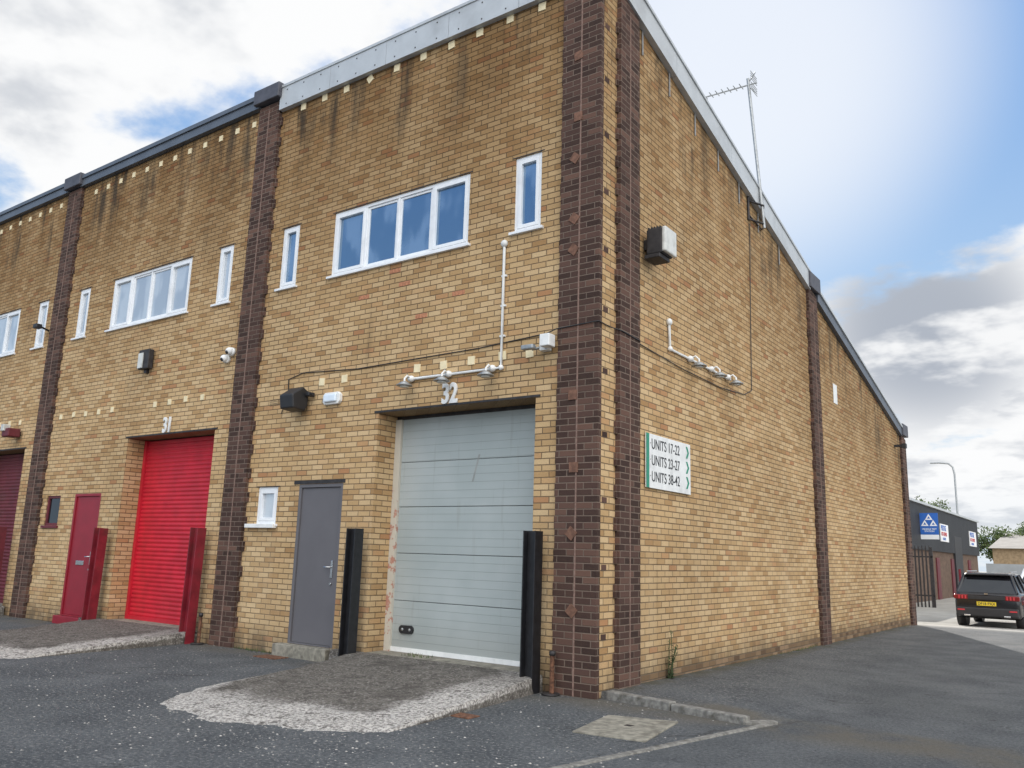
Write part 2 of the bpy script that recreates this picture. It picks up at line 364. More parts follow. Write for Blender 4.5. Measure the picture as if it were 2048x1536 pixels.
def shutter(x0,x1,mat,name):
    S=empty(name,par=B); V=[];Fc=[]; z=.22; dz=.0125; n=int((3.36-z)/dz)
    for i in range(n+1):
        zz=z+i*dz; ph=(zz%.075)/.075; y=.38-.016*abs(math.sin(math.pi*ph))
        V+=[(x0+.06,y,zz),(x1-.04,y,zz)]
    for i in range(n): Fc.append((2*i,2*i+1,2*i+3,2*i+2))
    mk('curtain',V,Fc,mat,S,False)
    boxes('guides',mat,[(x0+.003,x0+.075,.33,.42,.17,3.37),(x1-.055,x1-.003,.33,.42,.17,3.37),(x0+.075,x1-.055,.34,.39,.172,.24)],S)
    boxes('lock',GALV,[((x0+x1)/2+.6,(x0+x1)/2+.68,.33,.345,.185,.23)],S)
    boxes('backing',STEELD,[(x0,x1,.43,.46,.17,3.38)],S); boxes('threshold_slab',CONC,[(x0,x1,-.02,.5,-.2,.172)],S)
shutter(-9.91,-7.30,REDP,'roller_shutter'); shutter(-16.44,-13.86,MAROON,'roller_shutter'); shutter(-22.97,-20.39,REDD,'roller_shutter')
def door(x0,x1,z0,z1,mat,frm,name,letter=False):
    d=empty(name,par=B)
    boxes('frame',frm,[(x0,x0+.05,.0,.068,z0,z1),(x1-.05,x1,.0,.068,z0,z1),(x0+.05,x1-.05,.0,.068,z1-.05,z1)],d,.004)
    boxes('leaf',mat,[(x0+.055,x1-.055,.025,.06,z0+.02,z1-.055)],d,.004)
    boxes('sill',frm,[(x0+.05,x1-.05,-.01,.06,z0-.0,z0+.018)],d)
    hx=x1-.14
    boxes('handle_plate',CHROME,[(hx-.022,hx+.022,.012,.026,z0+.93,z0+1.17)],d,.004)
    tube('lever',[(hx,.02,z0+1.08),(hx,-.03,z0+1.08),(hx-.11,-.03,z0+1.075)],.010,CHROME,d)
    cyl('lock',CHROME,(hx,.012,z0+.85),.018,.02,'Y',d)
    if letter: boxes('letter_plate',CHROME,[(x0+.30,x0+.58,.012,.026,z0+.92,z0+1.0)],d,.006)
door(-5.09,-4.16,.17,2.42,DOORG,DOORG,'grey_door'); door(-11.54,-10.60,.15,2.39,REDDOOR,REDDOOR,'red_door',letter=True); door(-18.07,-17.13,.15,2.39,MAROON,MAROON,'maroon_door')
boxes('door_step',CONC,[(-5.22,-4.12,-.16,.05,-.1,.165)],B,.01); boxes('door_step_red',REDDOOR,[(-11.6,-10.5,-.10,.05,-.1,.145)],B,.01)
text('unit_number','32',.37,(-2.39,-.02,3.42),RF,WHITE,B,.74,.010,.012)
text('unit_number','31',.37,(-8.81,-.02,3.42),RF,WHITE,B,.74,.010,.012)
text('unit_number','30',.37,(-15.36,-.02,3.42),RF,WHITE,B,.74,.010,.012)
boxes('air_brick',STEELD,[(-5.93+i*.03,-5.93+i*.03+.014,-.003,.0,3.66+j*.03,3.66+j*.03+.014) for i in range(8) for j in range(4)],B)
# ------------------------------------------------------------------ fittings
def pend(parent,c,out):
    c=Vector(c); o=Vector(out)
    ball('junction',WHITE,c+o*.04,(.05,.05,.045),parent)
    tube('arm',[c+o*.04,c+o*.12+Vector((0,0,.03)),c+o*.17-Vector((0,0,.02)),c+o*.17-Vector((0,0,.06))],.014,WHITE,parent)
    p=c+o*.17-Vector((0,0,.085))
    cyl('shade',GALV,p,.105,.05,'Z',parent,.035); cyl('rim',GALV,p-Vector((0,0,.03)),.108,.012,'Z',parent)
    cyl('lamp',LENS,p-Vector((0,0,.045)),.06,.025,'Z',parent)
C1=empty('conduit_lights')
tube('conduit',[(-1.43,-.025,5.43),(-1.42,-.025,3.80),(-2.95,-.025,3.80)],.02,WHITE,C1)
ball('elbow',WHITE,(-1.43,-.03,5.45),(.05,.04,.05),C1); ball('elbow2',WHITE,(-1.42,-.03,3.80),(.035,.035,.035),C1)
for x in (-2.93,-2.27,-1.55): pend(C1,(x,0,3.80),(0,-1,0))
boxes('saddles',WHITE,[(-1.46,-1.385,-.03,-.0,z,z+.025) for z in (4.2,4.6,5.0)],C1)
C2=empty('conduit_lights')
tube('conduit',[(.025,1.80,4.62),(.025,1.82,4.27),(.025,3.98,4.25)],.02,WHITE,C2); ball('box',WHITE,(.03,1.80,4.64),(.04,.05,.05),C2); ball('elbow',WHITE,(.03,1.82,4.27),(.035,.035,.035),C2)
for y in (2.45,3.2,3.85): pend(C2,(0,y,4.26),(1,0,0))
tube('wall_cable',[(-5.62,-.02,3.52),(-5.58,-.02,3.62),(-5.50,-.015,3.80),(-5.52,-.015,4.05),(-5.2,-.012,4.12),(-4.0,-.012,4.06),(-3,-.012,4.08),(-1.8,-.012,4.10),(-.75,-.012,4.16),(-.58,-.07,4.18),(-.02,-.075,4.20),(.012,-.06,4.2),(.012,.2,4.19),(.07,.4,4.18),(.07,.86,4.16),(.015,.95,4.15),(.015,2.2,4.08),(.015,3.6,4.06),(.015,4.6,4.12),(.015,4.95,4.25),(.015,4.98,5.2),(.015,5.04,6.4),(.02,5.07,7.2)],.007,BLKPL,B)
FL=empty('flood_light')
prism('housing',BLKPL,[(-.33,3.52),(-.10,3.50),(-.05,3.60),(-.05,3.80),(-.16,3.86),(-.36,3.72)],'X',-5.28,-4.98,FL,.02)
boxes('bracket',STEELD,[(-5.2,-5.08,-.10,.0,3.62,3.76)],FL); boxes('sensor',BLKPL,[(-4.96,-4.88,-.14,-.02,3.72,3.78)],FL,.01)
tube('sensor_arm',[(-5.05,-.05,3.75),(-4.85,-.10,3.75)],.012,BLKPL,FL)
BH=empty('bulkhead_light')
prism('body',WHITE,[(-4.66+(.0 if abs(z)<.07 else .04) ,3.66+z) for z in (-.09,-.05,.05,.09)]+[(-4.30-(.0 if abs(z)<.07 else .04),3.66+z) for z in (.09,.05,-.05,-.09)],'Y',-.06,0,BH,.01)
boxes('lens',LBLUE,[(-4.61,-4.35,-.10,-.06,3.60,3.72)],BH,.02)
CAM=empty('security_camera')
boxes('bracket',WHITE,[(-.80,-.68,-.10,-.0,3.93,4.06)],CAM,.01); boxes('head',WHITE,[(-.72,-.58,-.22,-.08,3.95,4.10)],CAM,.01)
tube('arm',[(-.78,-.05,3.98),(-.86,-.16,3.94)],.018,GALV,CAM); boxes('camera_body',GALV,[(-.98,-.80,-.24,-.16,3.93,3.99)],CAM,.015)
C3=empty('dome_camera')
for (x,z) in ((-7.12,4.55),(-7.0,4.66)):
    cyl('base',WHITE,(x,-.03,z),.07,.06,'Y',C3); ball('dome',WHITE,(x,-.08,z),(.065,.07,.065),C3); ball('eye',BLKPL,(x+.0,-.125,z-.02),(.035,.03,.035),C3)
FB=empty('flood_light')
boxes('housing',STEELD,[(-9.68,-9.35,-.12,-.02,4.62,4.98)],FB,.01); boxes('broken_glass',LENS,[(-9.67,-9.52,-.135,-.12,4.64,4.92)],FB); boxes('bracket',STEELD,[(-9.55,-9.48,-.06,0,4.55,4.66)],FB)
FM=empty('flood_light'); boxes('housing',MAROON,[(-14.35,-14.05,-.3,-.05,3.62,3.8)],FM,.02); boxes('lens',LENS,[(-14.33,-14.2,-.34,-.2,3.74,3.88)],FM,.01)
boxes('bracket',STEELD,[(-14.25,-14.15,-.1,0,3.65,3.75)],FM)
PW=empty('pir_sensor'); tube('arm',[(-13.55,0,5.9),(-13.5,-.25,5.95)],.02,BLKPL,PW); boxes('head',BLKPL,[(-13.58,-13.42,-.33,-.2,5.88,5.98)],PW,.02)
FS=empty('flood_light')
boxes('housing',STEELD,[(.08,.30,1.02,1.34,5.34,5.68)],FS,.015); boxes('lens',LENS,[(.30,.36,1.01,1.35,5.35,5.69)],FS,.02)
boxes('bracket',STEELD,[(0,.08,1.1,1.24,5.45,5.58)],FS); boxes('fins',STEELD,[(.1+i*.04,.115+i*.04,1.03,1.33,5.68,5.71) for i in range(5)],FS)
boxes('lower_tray',STEELD,[(.06,.28,1.0,1.3,5.28,5.335)],FS,.01)
SG=empty('direction_sign')
boxes('panel',WHITE,[(.02,.035,1.09,2.42,2.36,3.04)],SG,.002); boxes('green_band',GREEN,[(.036,.039,1.09,1.17,2.36,3.04)],SG); boxes('backing_rails',GALV,[(0,.02,1.15,2.35,2.5,2.54),(0,.02,1.15,2.35,2.86,2.9)],SG)
for i,s in enumerate(('UNITS 17-22','UNITS 23-27','UNITS 38-42')):
    z=2.855-.205*i
    text('lettering_%d'%(i+1),s,.185,(.037,1.235,z),RS,INK,SG,.84,.0008,.001)
    y=2.27; P=[(y,z-.015),(y+.045,z-.015),(y+.10,z+.065),(y+.045,z+.145),(y,z+.145),(y+.055,z+.065)]
    prism('arrow_%d'%(i+1),GREEN,P,'X',.036,.039,SG)
    boxes('dot_%d'%(i+1),INK,[(.036,.038,1.20,1.212,z+.06,z+.072)],SG)
boxes('notice_plate',WHITE,[(.004,.012,9.94,10.22,4.86,5.28)],None)
boxes('wall_camera',BLKPL,[(0,.25,15.7,15.78,4.6,4.66),(.2,.3,15.66,15.82,4.56,4.68)],None)
# antenna
A=empty('tv_antenna')
tube('mast',[(.16,5.40,7.2),(-.04,5.36,10.12)],.028,GALV,A)
tube('bracket',[(.0,5.02,7.62),(.16,5.40,7.62)],.018,STEELD,A); tube('bracket2',[(.0,5.02,7.28),(.16,5.40,7.28)],.018,STEELD,A)
tube('bracket3',[(.02,5.02,7.25),(.02,5.02,7.68)],.022,STEELD,A); tube('bracket4',[(.02,5.05,7.35),(.02,5.7,7.3),(.16,5.40,7.3)],.015,STEELD,A)
tube('bracket5',[(.0,5.75,7.55),(.16,5.40,7.6)],.015,STEELD,A)
tube('boom',[(.12,5.38,10.0),(-1.12,5.1,9.86)],.014,GALV,A)
for i in range(10):
    x=-1.1+i*.105; yy=5.1+(x+1.12)*.226; zz=9.87+(x+1.12)*.113
    tube('element_%d'%i,[(x,yy-.10,zz),(x,yy+.10,zz)],.008,GALV,A)
for s in (-1,1):
    for k in range(4):
        tube('reflector',[(.06,5.22,10.0+s*(.04+k*.045)),(.06,5.54,10.0+s*(.04+k*.045))],.006,GALV,A)
    tube('reflector_arm',[(-.06,5.36,10.0),(.10,5.36,10.0+s*.20)],.010,GALV,A)
# ------------------------------------------------------------------ bollards
def bollard(name,x,y,z0,z1,mat,w=.17,lean=0.0):
    t=.016; d=.16
    Bd=boxes(name,mat,[(x,x+t,y-d/2,y+d/2,z0,z1),(x+w-t,x+w,y-d/2,y+d/2,z0,z1),(x+t,x+w-t,y-t/2,y+t/2,z0,z1)],None,.003)
    if lean: 
        M=Matrix.Translation((x,y,0))@Matrix.Rotation(lean,4,'Y')@Matrix.Translation((-x,-y,0)); Bd.data.transform(M)
    return Bd
bollard('steel_bollard',-.84,-.2,0,1.77,BLACK); bollard('steel_bollard',-3.74,-.2,0,1.78,BLACK)
bollard('steel_bollard',-7.32,-.2,0,1.77,REDD,.2,.02); bollard('steel_bollard',-10.24,-.2,0,1.75,REDD,.2,.03)
bollard('steel_bollard',-13.95,-.25,0,1.75,MAROON,.2); bollard('steel_bollard',-16.8,-.25,0,1.75,MAROON,.2)
def stub(x):
    P=empty('drain_pipe_stub'); tube('pipe',[(x,-.14,0),(x,-.14,.46)],.026,RUST,P); cyl('collar',STEELD,(x,-.14,.44),.035,.05,'Z',P); cyl('drain_ring',STEELD,(x,-.16,.012),.10,.02,'Z',P)
stub(-.50); stub(-6.98)
# ------------------------------------------------------------------ ground
def gz(y): 
    t=min(1,max(0,(y-15)/8)); return -.28*t*t*(3-2*t)
def ground_mat():
    m,t,b=newmat('asphalt_ground'); P,s=pos(t)
    n=t.noise(P,1.1,6,.62); f=t.noise(P,30,3,.75); g=t.noise(P,110,2,.8); l=t.noise(P,.35,4)
    c=t.mix(t.mr(n,.3,.7),(.075,.082,.090),(.145,.152,.158))
    c=t.mix(t.mr(l,.4,.65,0,.45),c,(.10,.106,.108))
    left=t.mr(s[0],1.9,.8)
    c=t.mix(t.m('MULTIPLY',t.mr(f,.50,.68,0,.75),t.mr(left,0,1,.5,1)),c,(.29,.285,.27))
    c=t.mix(t.mr(f,.48,.34,0,.6),c,(.035,.038,.042))
    c=t.mix(t.mr(g,.52,.64,0,.5),c,(.035,.037,.04))
    vo=t.n('ShaderNodeTexVoronoi'); t.L(P,vo.inputs['Vector']); vo.inputs['Scale'].default_value=20
    wn=t.noise(P,1.7,3); c=t.mix(t.m('MULTIPLY',left,t.m('MULTIPLY',t.mr(vo.outputs['Distance'],.16,.08),t.mr(wn,.40,.56))),c,(.50,.48,.44))
    v2=t.n('ShaderNodeTexVoronoi',feature='DISTANCE_TO_EDGE'); nv=t.n('ShaderNodeVectorMath',operation='ADD'); t.L(P,nv.inputs[0]); 
    wob=t.noise(P,2.5,4); t.L(t.comb(wob,wob,0),nv.inputs[1]); t.L(nv.outputs[0],v2.inputs['Vector']); v2.inputs['Scale'].default_value=.33
    c=t.mix(t.m('MULTIPLY',t.mr(v2.outputs['Distance'],.006,.001),t.mr(wn,.47,.57,0,.6)),c,(.035,.035,.035))
    dy=t.m('MULTIPLY',t.mr(s[1],-.9,-.1),t.mr(s[1],.5,.2)); c=t.mix(t.m('MULTIPLY',dy,t.mr(n,.35,.6,0,.7)),c,(.13,.11,.08))
    w=t.m('MULTIPLY',t.mr(s[0],.45,.0),t.mr(s[1],.2,.6)); c=t.mix(t.m('MULTIPLY',w,t.mr(wob,.35,.6,.1,.85)),c,(.09,.08,.05))
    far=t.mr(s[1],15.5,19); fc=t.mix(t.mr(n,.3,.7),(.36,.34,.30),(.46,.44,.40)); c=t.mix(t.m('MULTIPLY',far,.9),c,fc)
    t.L(c,b.inputs['Base Color']); b.inputs['Roughness'].default_value=.9
    b.inputs['Specular IOR Level'].default_value=.3
    bump(t,b,t.m('ADD',f,t.m('MULTIPLY',g,.6)),1.0,.02); return m
GM=ground_mat()
ys=[-400,-60,-20,-5,5,15]+[15+i for i in range(1,9)]+[40,80,200,500]; V=[];Fc=[]
for y in ys: V+=[(-400,y,gz(y)),(400,y,gz(y))]
for i in range(len(ys)-1): Fc.append((2*i,2*i+1,2*i+3,2*i+2))
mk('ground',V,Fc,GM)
V=[];Fc=[]
for y in [0.08,.1,.5,1,2,3,4,6,8,10,12,15]:
    h=.065*max(0,1-y/9)+.004; k=len(V)
    a=y<.3; fr=-.06 if y==.08 else 0
    row=[(-.3,y+.02,(h+.004) if not fr else fr),(.6,y-.10 if a else y,h if not fr else fr),(1.3,y-.22 if a else y,h*.85 if not fr else fr),(1.70,y-.26 if a else y,(h*.5) if not fr else fr),(1.9,y-.1 if a else y,.004 if not fr else fr),(2.0+min(.8,y*.4),y,-.02)]
    V+=row
    if k: Fc+=[(k-6+i,k-5+i,k+1+i,k+i) for i in range(5)]
mk('footway',V,Fc,GM,smooth=True)
K=empty('kerb')
def kerbstone(p,q_,z0,z1,w=.12,side=1):
    p=Vector(p);q_=Vector(q_);d=(q_-p).normalized(); n_=Vector((-d.y,d.x))*w*side; g=d*.006
    a=p+g;b=q_-g; prism('kerbstone',KERB,[tuple(a),tuple(b),tuple(b+n_),tuple(a+n_)],'Z',z0,z1,K,.012)
P0=Vector((.06,.06));P1=Vector((1.72,-.26))
for i in range(2): kerbstone(P0+(P1-P0)*i/2,P0+(P1-P0)*(i+1)/2,-.1,.085-.015*i)
kerbstone((1.72,-.26),(1.96,.0),-.1,.03,.10)
Q0=Vector((1.93,-.02));Q1=Vector((1.18,-3.6))
for i in range(4): kerbstone(Q0+(Q1-Q0)*i/4,Q0+(Q1-Q0)*(i+1)/4,-.1,.012,.08,-1)
MCV=prism('manhole_cover',CONC,[(.71,-1.68),(.56,-.78),(1.21,-.60),(1.37,-1.60)],'Z',-.05,.014,None,.006)
boxes('manhole_keyhole',STEELD,[(.93,1.0,-1.15,-1.08,.0,.0155)],MCV)
boxes('stopcock_cover',RUST,[(-.55,-.30,-1.86,-1.68,-.02,.010)],None,.004)
boxes('drain_cover',RUST,[(-5.25,-4.8,-.45,-.2,-.02,.012)],None,.004)
def apron_mat():
    m,t,b=newmat('worn_concrete_apron')
    uv=t.n('ShaderNodeUVMap'); sp=t.n('ShaderNodeSeparateXYZ'); t.L(uv.outputs[0],sp.inputs[0]); u,v=sp.outputs[0],sp.outputs[1]
    P,s=pos(t)
    n1=t.noise(P,1.8,6,.7); n2=t.noise(P,8,6,.72); f=t.noise(P,32,3,.78)
    w=t.m('MULTIPLY',t.m('SUBTRACT',n1,.5),.8)
    du=t.m('MULTIPLY',t.m('SUBTRACT',1.0,u),3.0); dl=t.m('MULTIPLY',u,3.6); df=t.m('MULTIPLY',t.m('SUBTRACT',1.0,v),3.0)
    near=t.m('ADD',t.m('MINIMUM',t.m('MINIMUM',t.m('MULTIPLY',du,1.6),t.m('ADD',dl,t.mr(v,.9,.3,0,.8))),df),w)
    rim=t.mr(near,.92,.55)
    rim=t.m('MULTIPLY',rim,t.mr(n2,.36,.50,.25,1))
    rim=t.m('MULTIPLY',rim,t.mr(v,.1,.5,.35,1))
    c=t.mix(t.mr(n2,.35,.65),(.075,.064,.054),(.155,.138,.118))
    c=t.mix(t.mr(f,.5,.66,0,.85),c,(.32,.30,.265)); c=t.mix(t.mr(n1,.5,.68,0,.7),c,(.055,.046,.038))
    rc=t.mix(t.mr(f,.40,.60),(.26,.24,.22),(.66,.62,.57))
    c=t.mix(t.m('MULTIPLY',rim,.95),c,rc)
    t.L(c,b.inputs['Base Color']); b.inputs['Roughness'].default_value=.95; bump(t,b,t.m('ADD',f,n2),1.0,.022); return m
AM=apron_mat()
def apron(dx,name):
    nu,nv=110,110; V=[];UV=[];Fc=[]
    for j in range(nv+1):
        v=j/nv
        for i in range(nu+1):
            u=i/nu
            L=Vector((-4.05,-.03)).lerp(Vector((-3.12,-3.35)),v); L.x+= .18*math.sin(v*7)*v
            R=Vector((-.70,-.03)).lerp(Vector((-.42,-2.85)),v)
            p=L.lerp(R,u); p.y-=v*.42*math.sin(math.pi*u)**.8*(1+.12*math.sin(u*17))
            z=.172*(1-v)+.008
            if u<.12: z*= (.15+.85*u/.12) if v>.05 else 1
            z+=.008*math.sin(u*9+v*5)*(1-v)*v
            nn=mnoise.fractal(Vector((p.x*4.2+dx,p.y*4.2,0)),.8,2.2,6)
            e=min((1-v)*3.2,u*3.5 if v>.1 else 9)
            z+=nn*.009*min(1,v*4); z-=.017*max(0,1-e/.30)
            V.append((p.x+dx,p.y,z)); UV.append((u,v))
    w=nu+1
    for j in range(nv):
        for i in range(nu): a=j*w+i; Fc.append((a,a+w,a+w+1,a+1))
    k=len(V)
    for j in range(nv+1): x,y,z=V[j*w+nu]; V.append((x+.012,y,-.05)); UV.append((.5,.3))
    for j in range(nv): Fc.append((j*w+nu,(j+1)*w+nu,k+j+1,k+j))
    ob=mk(name,V,Fc,AM); uvl=ob.data.uv_layers.new(name='UVMap')
    for lp in ob.data.loops: uvl.data[lp.index].uv=UV[lp.vertex_index]
    for p in ob.data.polygons: p.use_smooth=True
apron(0,'concrete_ramp'); apron(-6.5,'concrete_ramp'); apron(-13.0,'concrete_ramp')
# ------------------------------------------------------------------ vegetation
def leafmat(name,a,b_):
    m,t,b=newmat(name); P,s=pos(t)
    n=t.noise(P,1.3,4); c=t.mix(t.mr(n,.35,.65),a,b_); t.L(c,b.inputs['Base Color']); b.inputs['Roughness'].default_value=.7; return m
LEAF=leafmat('foliage',(.045,.075,.018),(.11,.15,.04)); BARK=simple('bark',(.12,.09,.06),.9)
WEEDM=leafmat('weed_leaves',(.05,.085,.03),(.11,.13,.05))
def weed():
    E=empty('weed_plant'); rnd=random.Random(3); V=[];Fc=[]
    for s in range(6):
        b0=Vector((.07+rnd.uniform(-.03,.05),1.72+rnd.uniform(-.06,.06),.03)); h=rnd.uniform(.3,.66); lx=rnd.uniform(-.02,.10);ly=rnd.uniform(-.10,.10)
        pts=[b0+Vector((lx*t*t,ly*t*t,h*t)) for t in (0,.33,.66,1)]
        tube('stem_%d'%s,pts,.0045,WEEDM,E)
        for k in range(40):
            t=rnd.uniform(.05,1); c=b0+Vector((lx*t*t,ly*t*t,h*t)); a=rnd.uniform(0,6.28); l=rnd.uniform(.03,.07)*(1.2-t*.5); d=Vector((math.cos(a),math.sin(a),rnd.uniform(-.2,.5))).normalized(); sd=Vector((-d.y,d.x,0)).normalized()*l*.25
            q0=len(V); V.extend([c,c+d*l*.5+sd,c+d*l,c+d*l*.5-sd]); Fc.append((q0,q0+1,q0+2,q0+3))
    mk('leaves',V,Fc,WEEDM,E)
weed()
def grass(x0,x1,y0,y1,n,h,name,z=0):
    rnd=random.Random(n); V=[];Fc=[]
    for i in range(n):
        x=rnd.uniform(x0,x1);y=rnd.uniform(y0,y1); a=rnd.uniform(0,6.28); hh=h*rnd.uniform(.4,1); w=.006
        k=len(V); V.extend([(x-w*math.cos(a),y-w*math.sin(a),z),(x+w*math.cos(a),y+w*math.sin(a),z),(x+rnd.uniform(-.4,.4)*hh,y+rnd.uniform(-.4,.4)*hh,z+hh)]); Fc.append((k,k+1,k+2))
    mk(name,V,Fc,WEEDM)
grass(-3.0,-2.6,.1,.3,60,.05,'grass_tuft',.17); grass(.01,.06,.9,8,260,.05,'grass_tuft',.02); grass(-6.2,-5.3,-.08,-.01,90,.06,'grass_tuft')
grass(.01,.06,9,16,200,.05,'grass_tuft',-.02)
def gravel():
    rnd=random.Random(11); V=[];Fc=[]
    def st(x,y,s):
        k=len(V); h=s*.6
        V.extend([(x-s,y-s*.6,0),(x+s*.8,y-s,0),(x+s,y+s*.7,0),(x-s*.6,y+s,0),(x+rnd.uniform(-.3,.3)*s,y,h)]); Fc.extend([(k,k+1,k+4),(k+1,k+2,k+4),(k+2,k+3,k+4),(k+3,k,k+4)])
    for _ in range(900):
        x=rnd.uniform(-9,1.6); st(x,rnd.uniform(-6,-.05),rnd.uniform(.004,.012))
    for _ in range(300): st(rnd.gauss(-.9,1.3),rnd.gauss(-3.3,.5),rnd.uniform(.004,.013))
    for _ in range(250): st(rnd.uniform(.02,.35),rnd.uniform(1,16),rnd.uniform(.004,.012))
    mk('loose_gravel',V,Fc,simple('gravel',(.36,.34,.31),.9,0,.5,15))
gravel()
def tree(x,y,h,r,seed,name='tree'):
    rnd=random.Random(seed); E=empty(name); z0=gz(y)
    tube('trunk',[(x,y,z0),(x+.1,y,z0+h*.35),(x,y+.1,z0+h*.7)],.16,BARK,E)
    V=[];Fc=[]; cl=[(Vector((x+rnd.gauss(0,r*.45),y+rnd.gauss(0,r*.45),z0+h*.62+rnd.uniform(-.28,.34)*h)),rnd.uniform(.28,.5)*r) for _ in range(16)]
    for c,_ in cl[:8]: tube('limb',[(x,y,z0+h*.35),tuple((Vector((x,y,z0+h*.5))+c)/2),tuple(c)],.05,BARK,E)
    for c,cr in cl:
        for k in range(170):
            d=Vector((rnd.gauss(0,1),rnd.gauss(0,1),rnd.gauss(0,1))).normalized()*cr*rnd.uniform(.35,1.08)
            p=c+d; s=rnd.uniform(.07,.16); a=Vector((rnd.gauss(0,1),rnd.gauss(0,1),rnd.gauss(0,1))).normalized(); b=a.orthogonal().normalized()
            q0=len(V); V.extend([p+a*s,p+b*s*.6,p-a*s,p-b*s*.6]); Fc.append((q0,q0+1,q0+2,q0+3))
    mk('crown',V,Fc,LEAF,E)
tree(-11,84,8.3,2.4,1); tree(-14,86,8.2,2.4,5); tree(-6.2,92,6.6,1.8,2); tree(-3.5,94,6.2,2.0,3); tree(6,96,6.4,2.4,4)
# ------------------------------------------------------------------ background buildings
def corr():
    m,t,b=newmat('dark_corrugated_cladding'); P,s=pos(t)
    w=t.m('SINE',t.m('MULTIPLY',t.m('ADD',s[0],s[1]),25)); n=t.noise(P,1,4)
    t.L(t.mix(t.mr(n,.3,.7),(.012,.013,.017),(.02,.022,.026)),b.inputs['Base Color']); b.inputs['Roughness'].default_value=.6; bump(t,b,w,1,.03); return m
CORR=corr()
DKBR=simple('dark_brick_distant',(.12,.075,.05),.9,0,.3,6)
G=empty('workshop_building')
xw=-3.8; z0=-.28
prism('upper_cladding',CORR,[(30,2.35),(61.5,2.35),(61.5,4.72),(30,4.72)],'X',-16,xw,G)
boxes('lower_wall',DKBR,[(-15.9,xw-.12,30.1,61.4,z0-.1,2.35)],G)
boxes('gutter',FASC,[(xw-.05,xw+.12,30,61.6,4.72,4.84)],G)
prism('roof',ROOFM,[(-16.2,4.80),(xw+.05,4.80),(-9.9,5.5)],'Y',29.9,61.7,G)
boxes('red_doors',MAROON,[(xw-.13,xw-.05,y,y+.9,z0,2.0) for y in (44.6,49.6,56.5)],G); boxes('openings',BLKPL,[(xw-.13,xw+.01,50.8,53.6,z0,3.4)],G)
boxes('steel_posts',REDD,[(xw+.3,xw+.42,y,y+.12,z0,1.4) for y in (49.4,53.8)],G)
W2=simple('sign_white',(.82,.82,.82),.5,0,.02); BLU=simple('sign_blue',(.02,.12,.45),.5,0,.02); RD2=simple('sign_red',(.5,.03,.04),.5,0,.02)
for (y0,y1) in ((45.8,48.4),(57.0,60.0)):
    S=empty('business_sign'); boxes('panel',W2,[(xw+.01,xw+.06,y0,y1,2.95,3.95)],S)
    w=y1-y0
    text('line_1','PRESTIGE',.42,(xw+.065,y0+.15,3.58),RS,BLU,S,w/2.75,.01,.002); text('line_2','MOT & REPAIRS',.3,(xw+.065,y0+.15,3.28),RS,RD2,S,w/3.0,.008,.002); text('line_3','CAR SERVICE',.2,(xw+.065,y0+.5,3.04),RS,BLU,S,w/2.9,.004,.002)
MS=empty('mot_sign'); boxes('panel',BLU,[(-3.78,-2.92,39.96,40.0,3.12,4.22)],MS); boxes('white_strip',W2,[(-3.78,-2.92,39.96,40.0,2.88,3.11)],MS); boxes('bracket',STEELD,[(-4,-2.95,40.0,40.04,4.0,4.05),(-4,-2.95,40.0,40.04,3.2,3.25)],MS)
def tri(cx,cz,s):
    o=[(cx+s*math.sin(a),cz+s*math.cos(a)) for a in (0,2.094,4.189)]; i=[(cx+s*.40*math.sin(a),cz+s*.40*math.cos(a)) for a in (0,2.094,4.189)]
    V=[(x,39.95,z) for x,z in o+i]; mk('triangle',V,[(0,1,4,3),(1,2,5,4),(2,0,3,5)],W2,MS)
tri(-3.35,3.97,.21); tri(-3.55,3.66,.21); tri(-3.15,3.66,.21)
text('caption','VEHICLE TEST\nSTATION',.11,(-3.35,39.955,3.36),RF,W2,MS,1,.002,.001,'CENTER')
PFN=[];x=-8.0
while x<-2.3:
    PFN.append(x); x+=.15
FE=empty('palisade_fence')
V=[];Fc=[]
for x in PFN:
    k=len(V); z=z0; V+=[(x,34,z),(x+.07,34,z),(x+.07,34,2.3),(x+.035,34,2.45),(x,34,2.3)]; Fc.append((k,k+1,k+2,k+3,k+4))
mk('pales',V,Fc,STEELD,FE); boxes('rails',STEELD,[(-8,-2.3,34.02,34.06,.2,.26),(-8,-2.3,34.02,34.06,1.9,1.96)],FE); boxes('posts',STEELD,[(x,x+.1,34.02,34.12,z0,2.35) for x in (-8,-5.2,-2.4)],FE)
SL=empty('street_lamp'); tube('pole',[(-6.2,70,z0),(-6.2,70,9.1),(-6.3,70,9.7),(-6.6,70,10.0),(-7.3,70,10.1)],.075,GALV,SL,False); boxes('head',GALV,[(-8.0,-7.2,69.88,70.12,10.03,10.15)],SL,.03)
FBd=empty('far_warehouse')
DTAN=simple('distant_buff_brick',(.30,.21,.12),.9,0,.2,4)
boxes('walls',DTAN,[(-5.0,45,80,110,z0-.1,3.3)],FBd); prism('roof',simple('pale_roof',(.20,.185,.165),.8,0,.15,1),[(79.6,3.3),(95,5.2),(110.4,3.3)],'X',-5.3,45.3,FBd)
boxes('panel_wall',simple('grey_panels',(.30,.31,.31),.8,0,.1,1),[(-4.9+i*3,-2.05+i*3,74,74.15,z0,1.9) for i in range(14)],empty('concrete_boundary_wall'))
FG=empty('gable_house'); boxes('walls',DKBR,[(-4.0,14,112,122,z0,5.6)],FG); prism('roof',simple('dark_tiles',(.10,.06,.045),.9),[(-4.6,5.6),(14.6,5.6),(5,8.2)],'Y',111.6,122.4,FG)
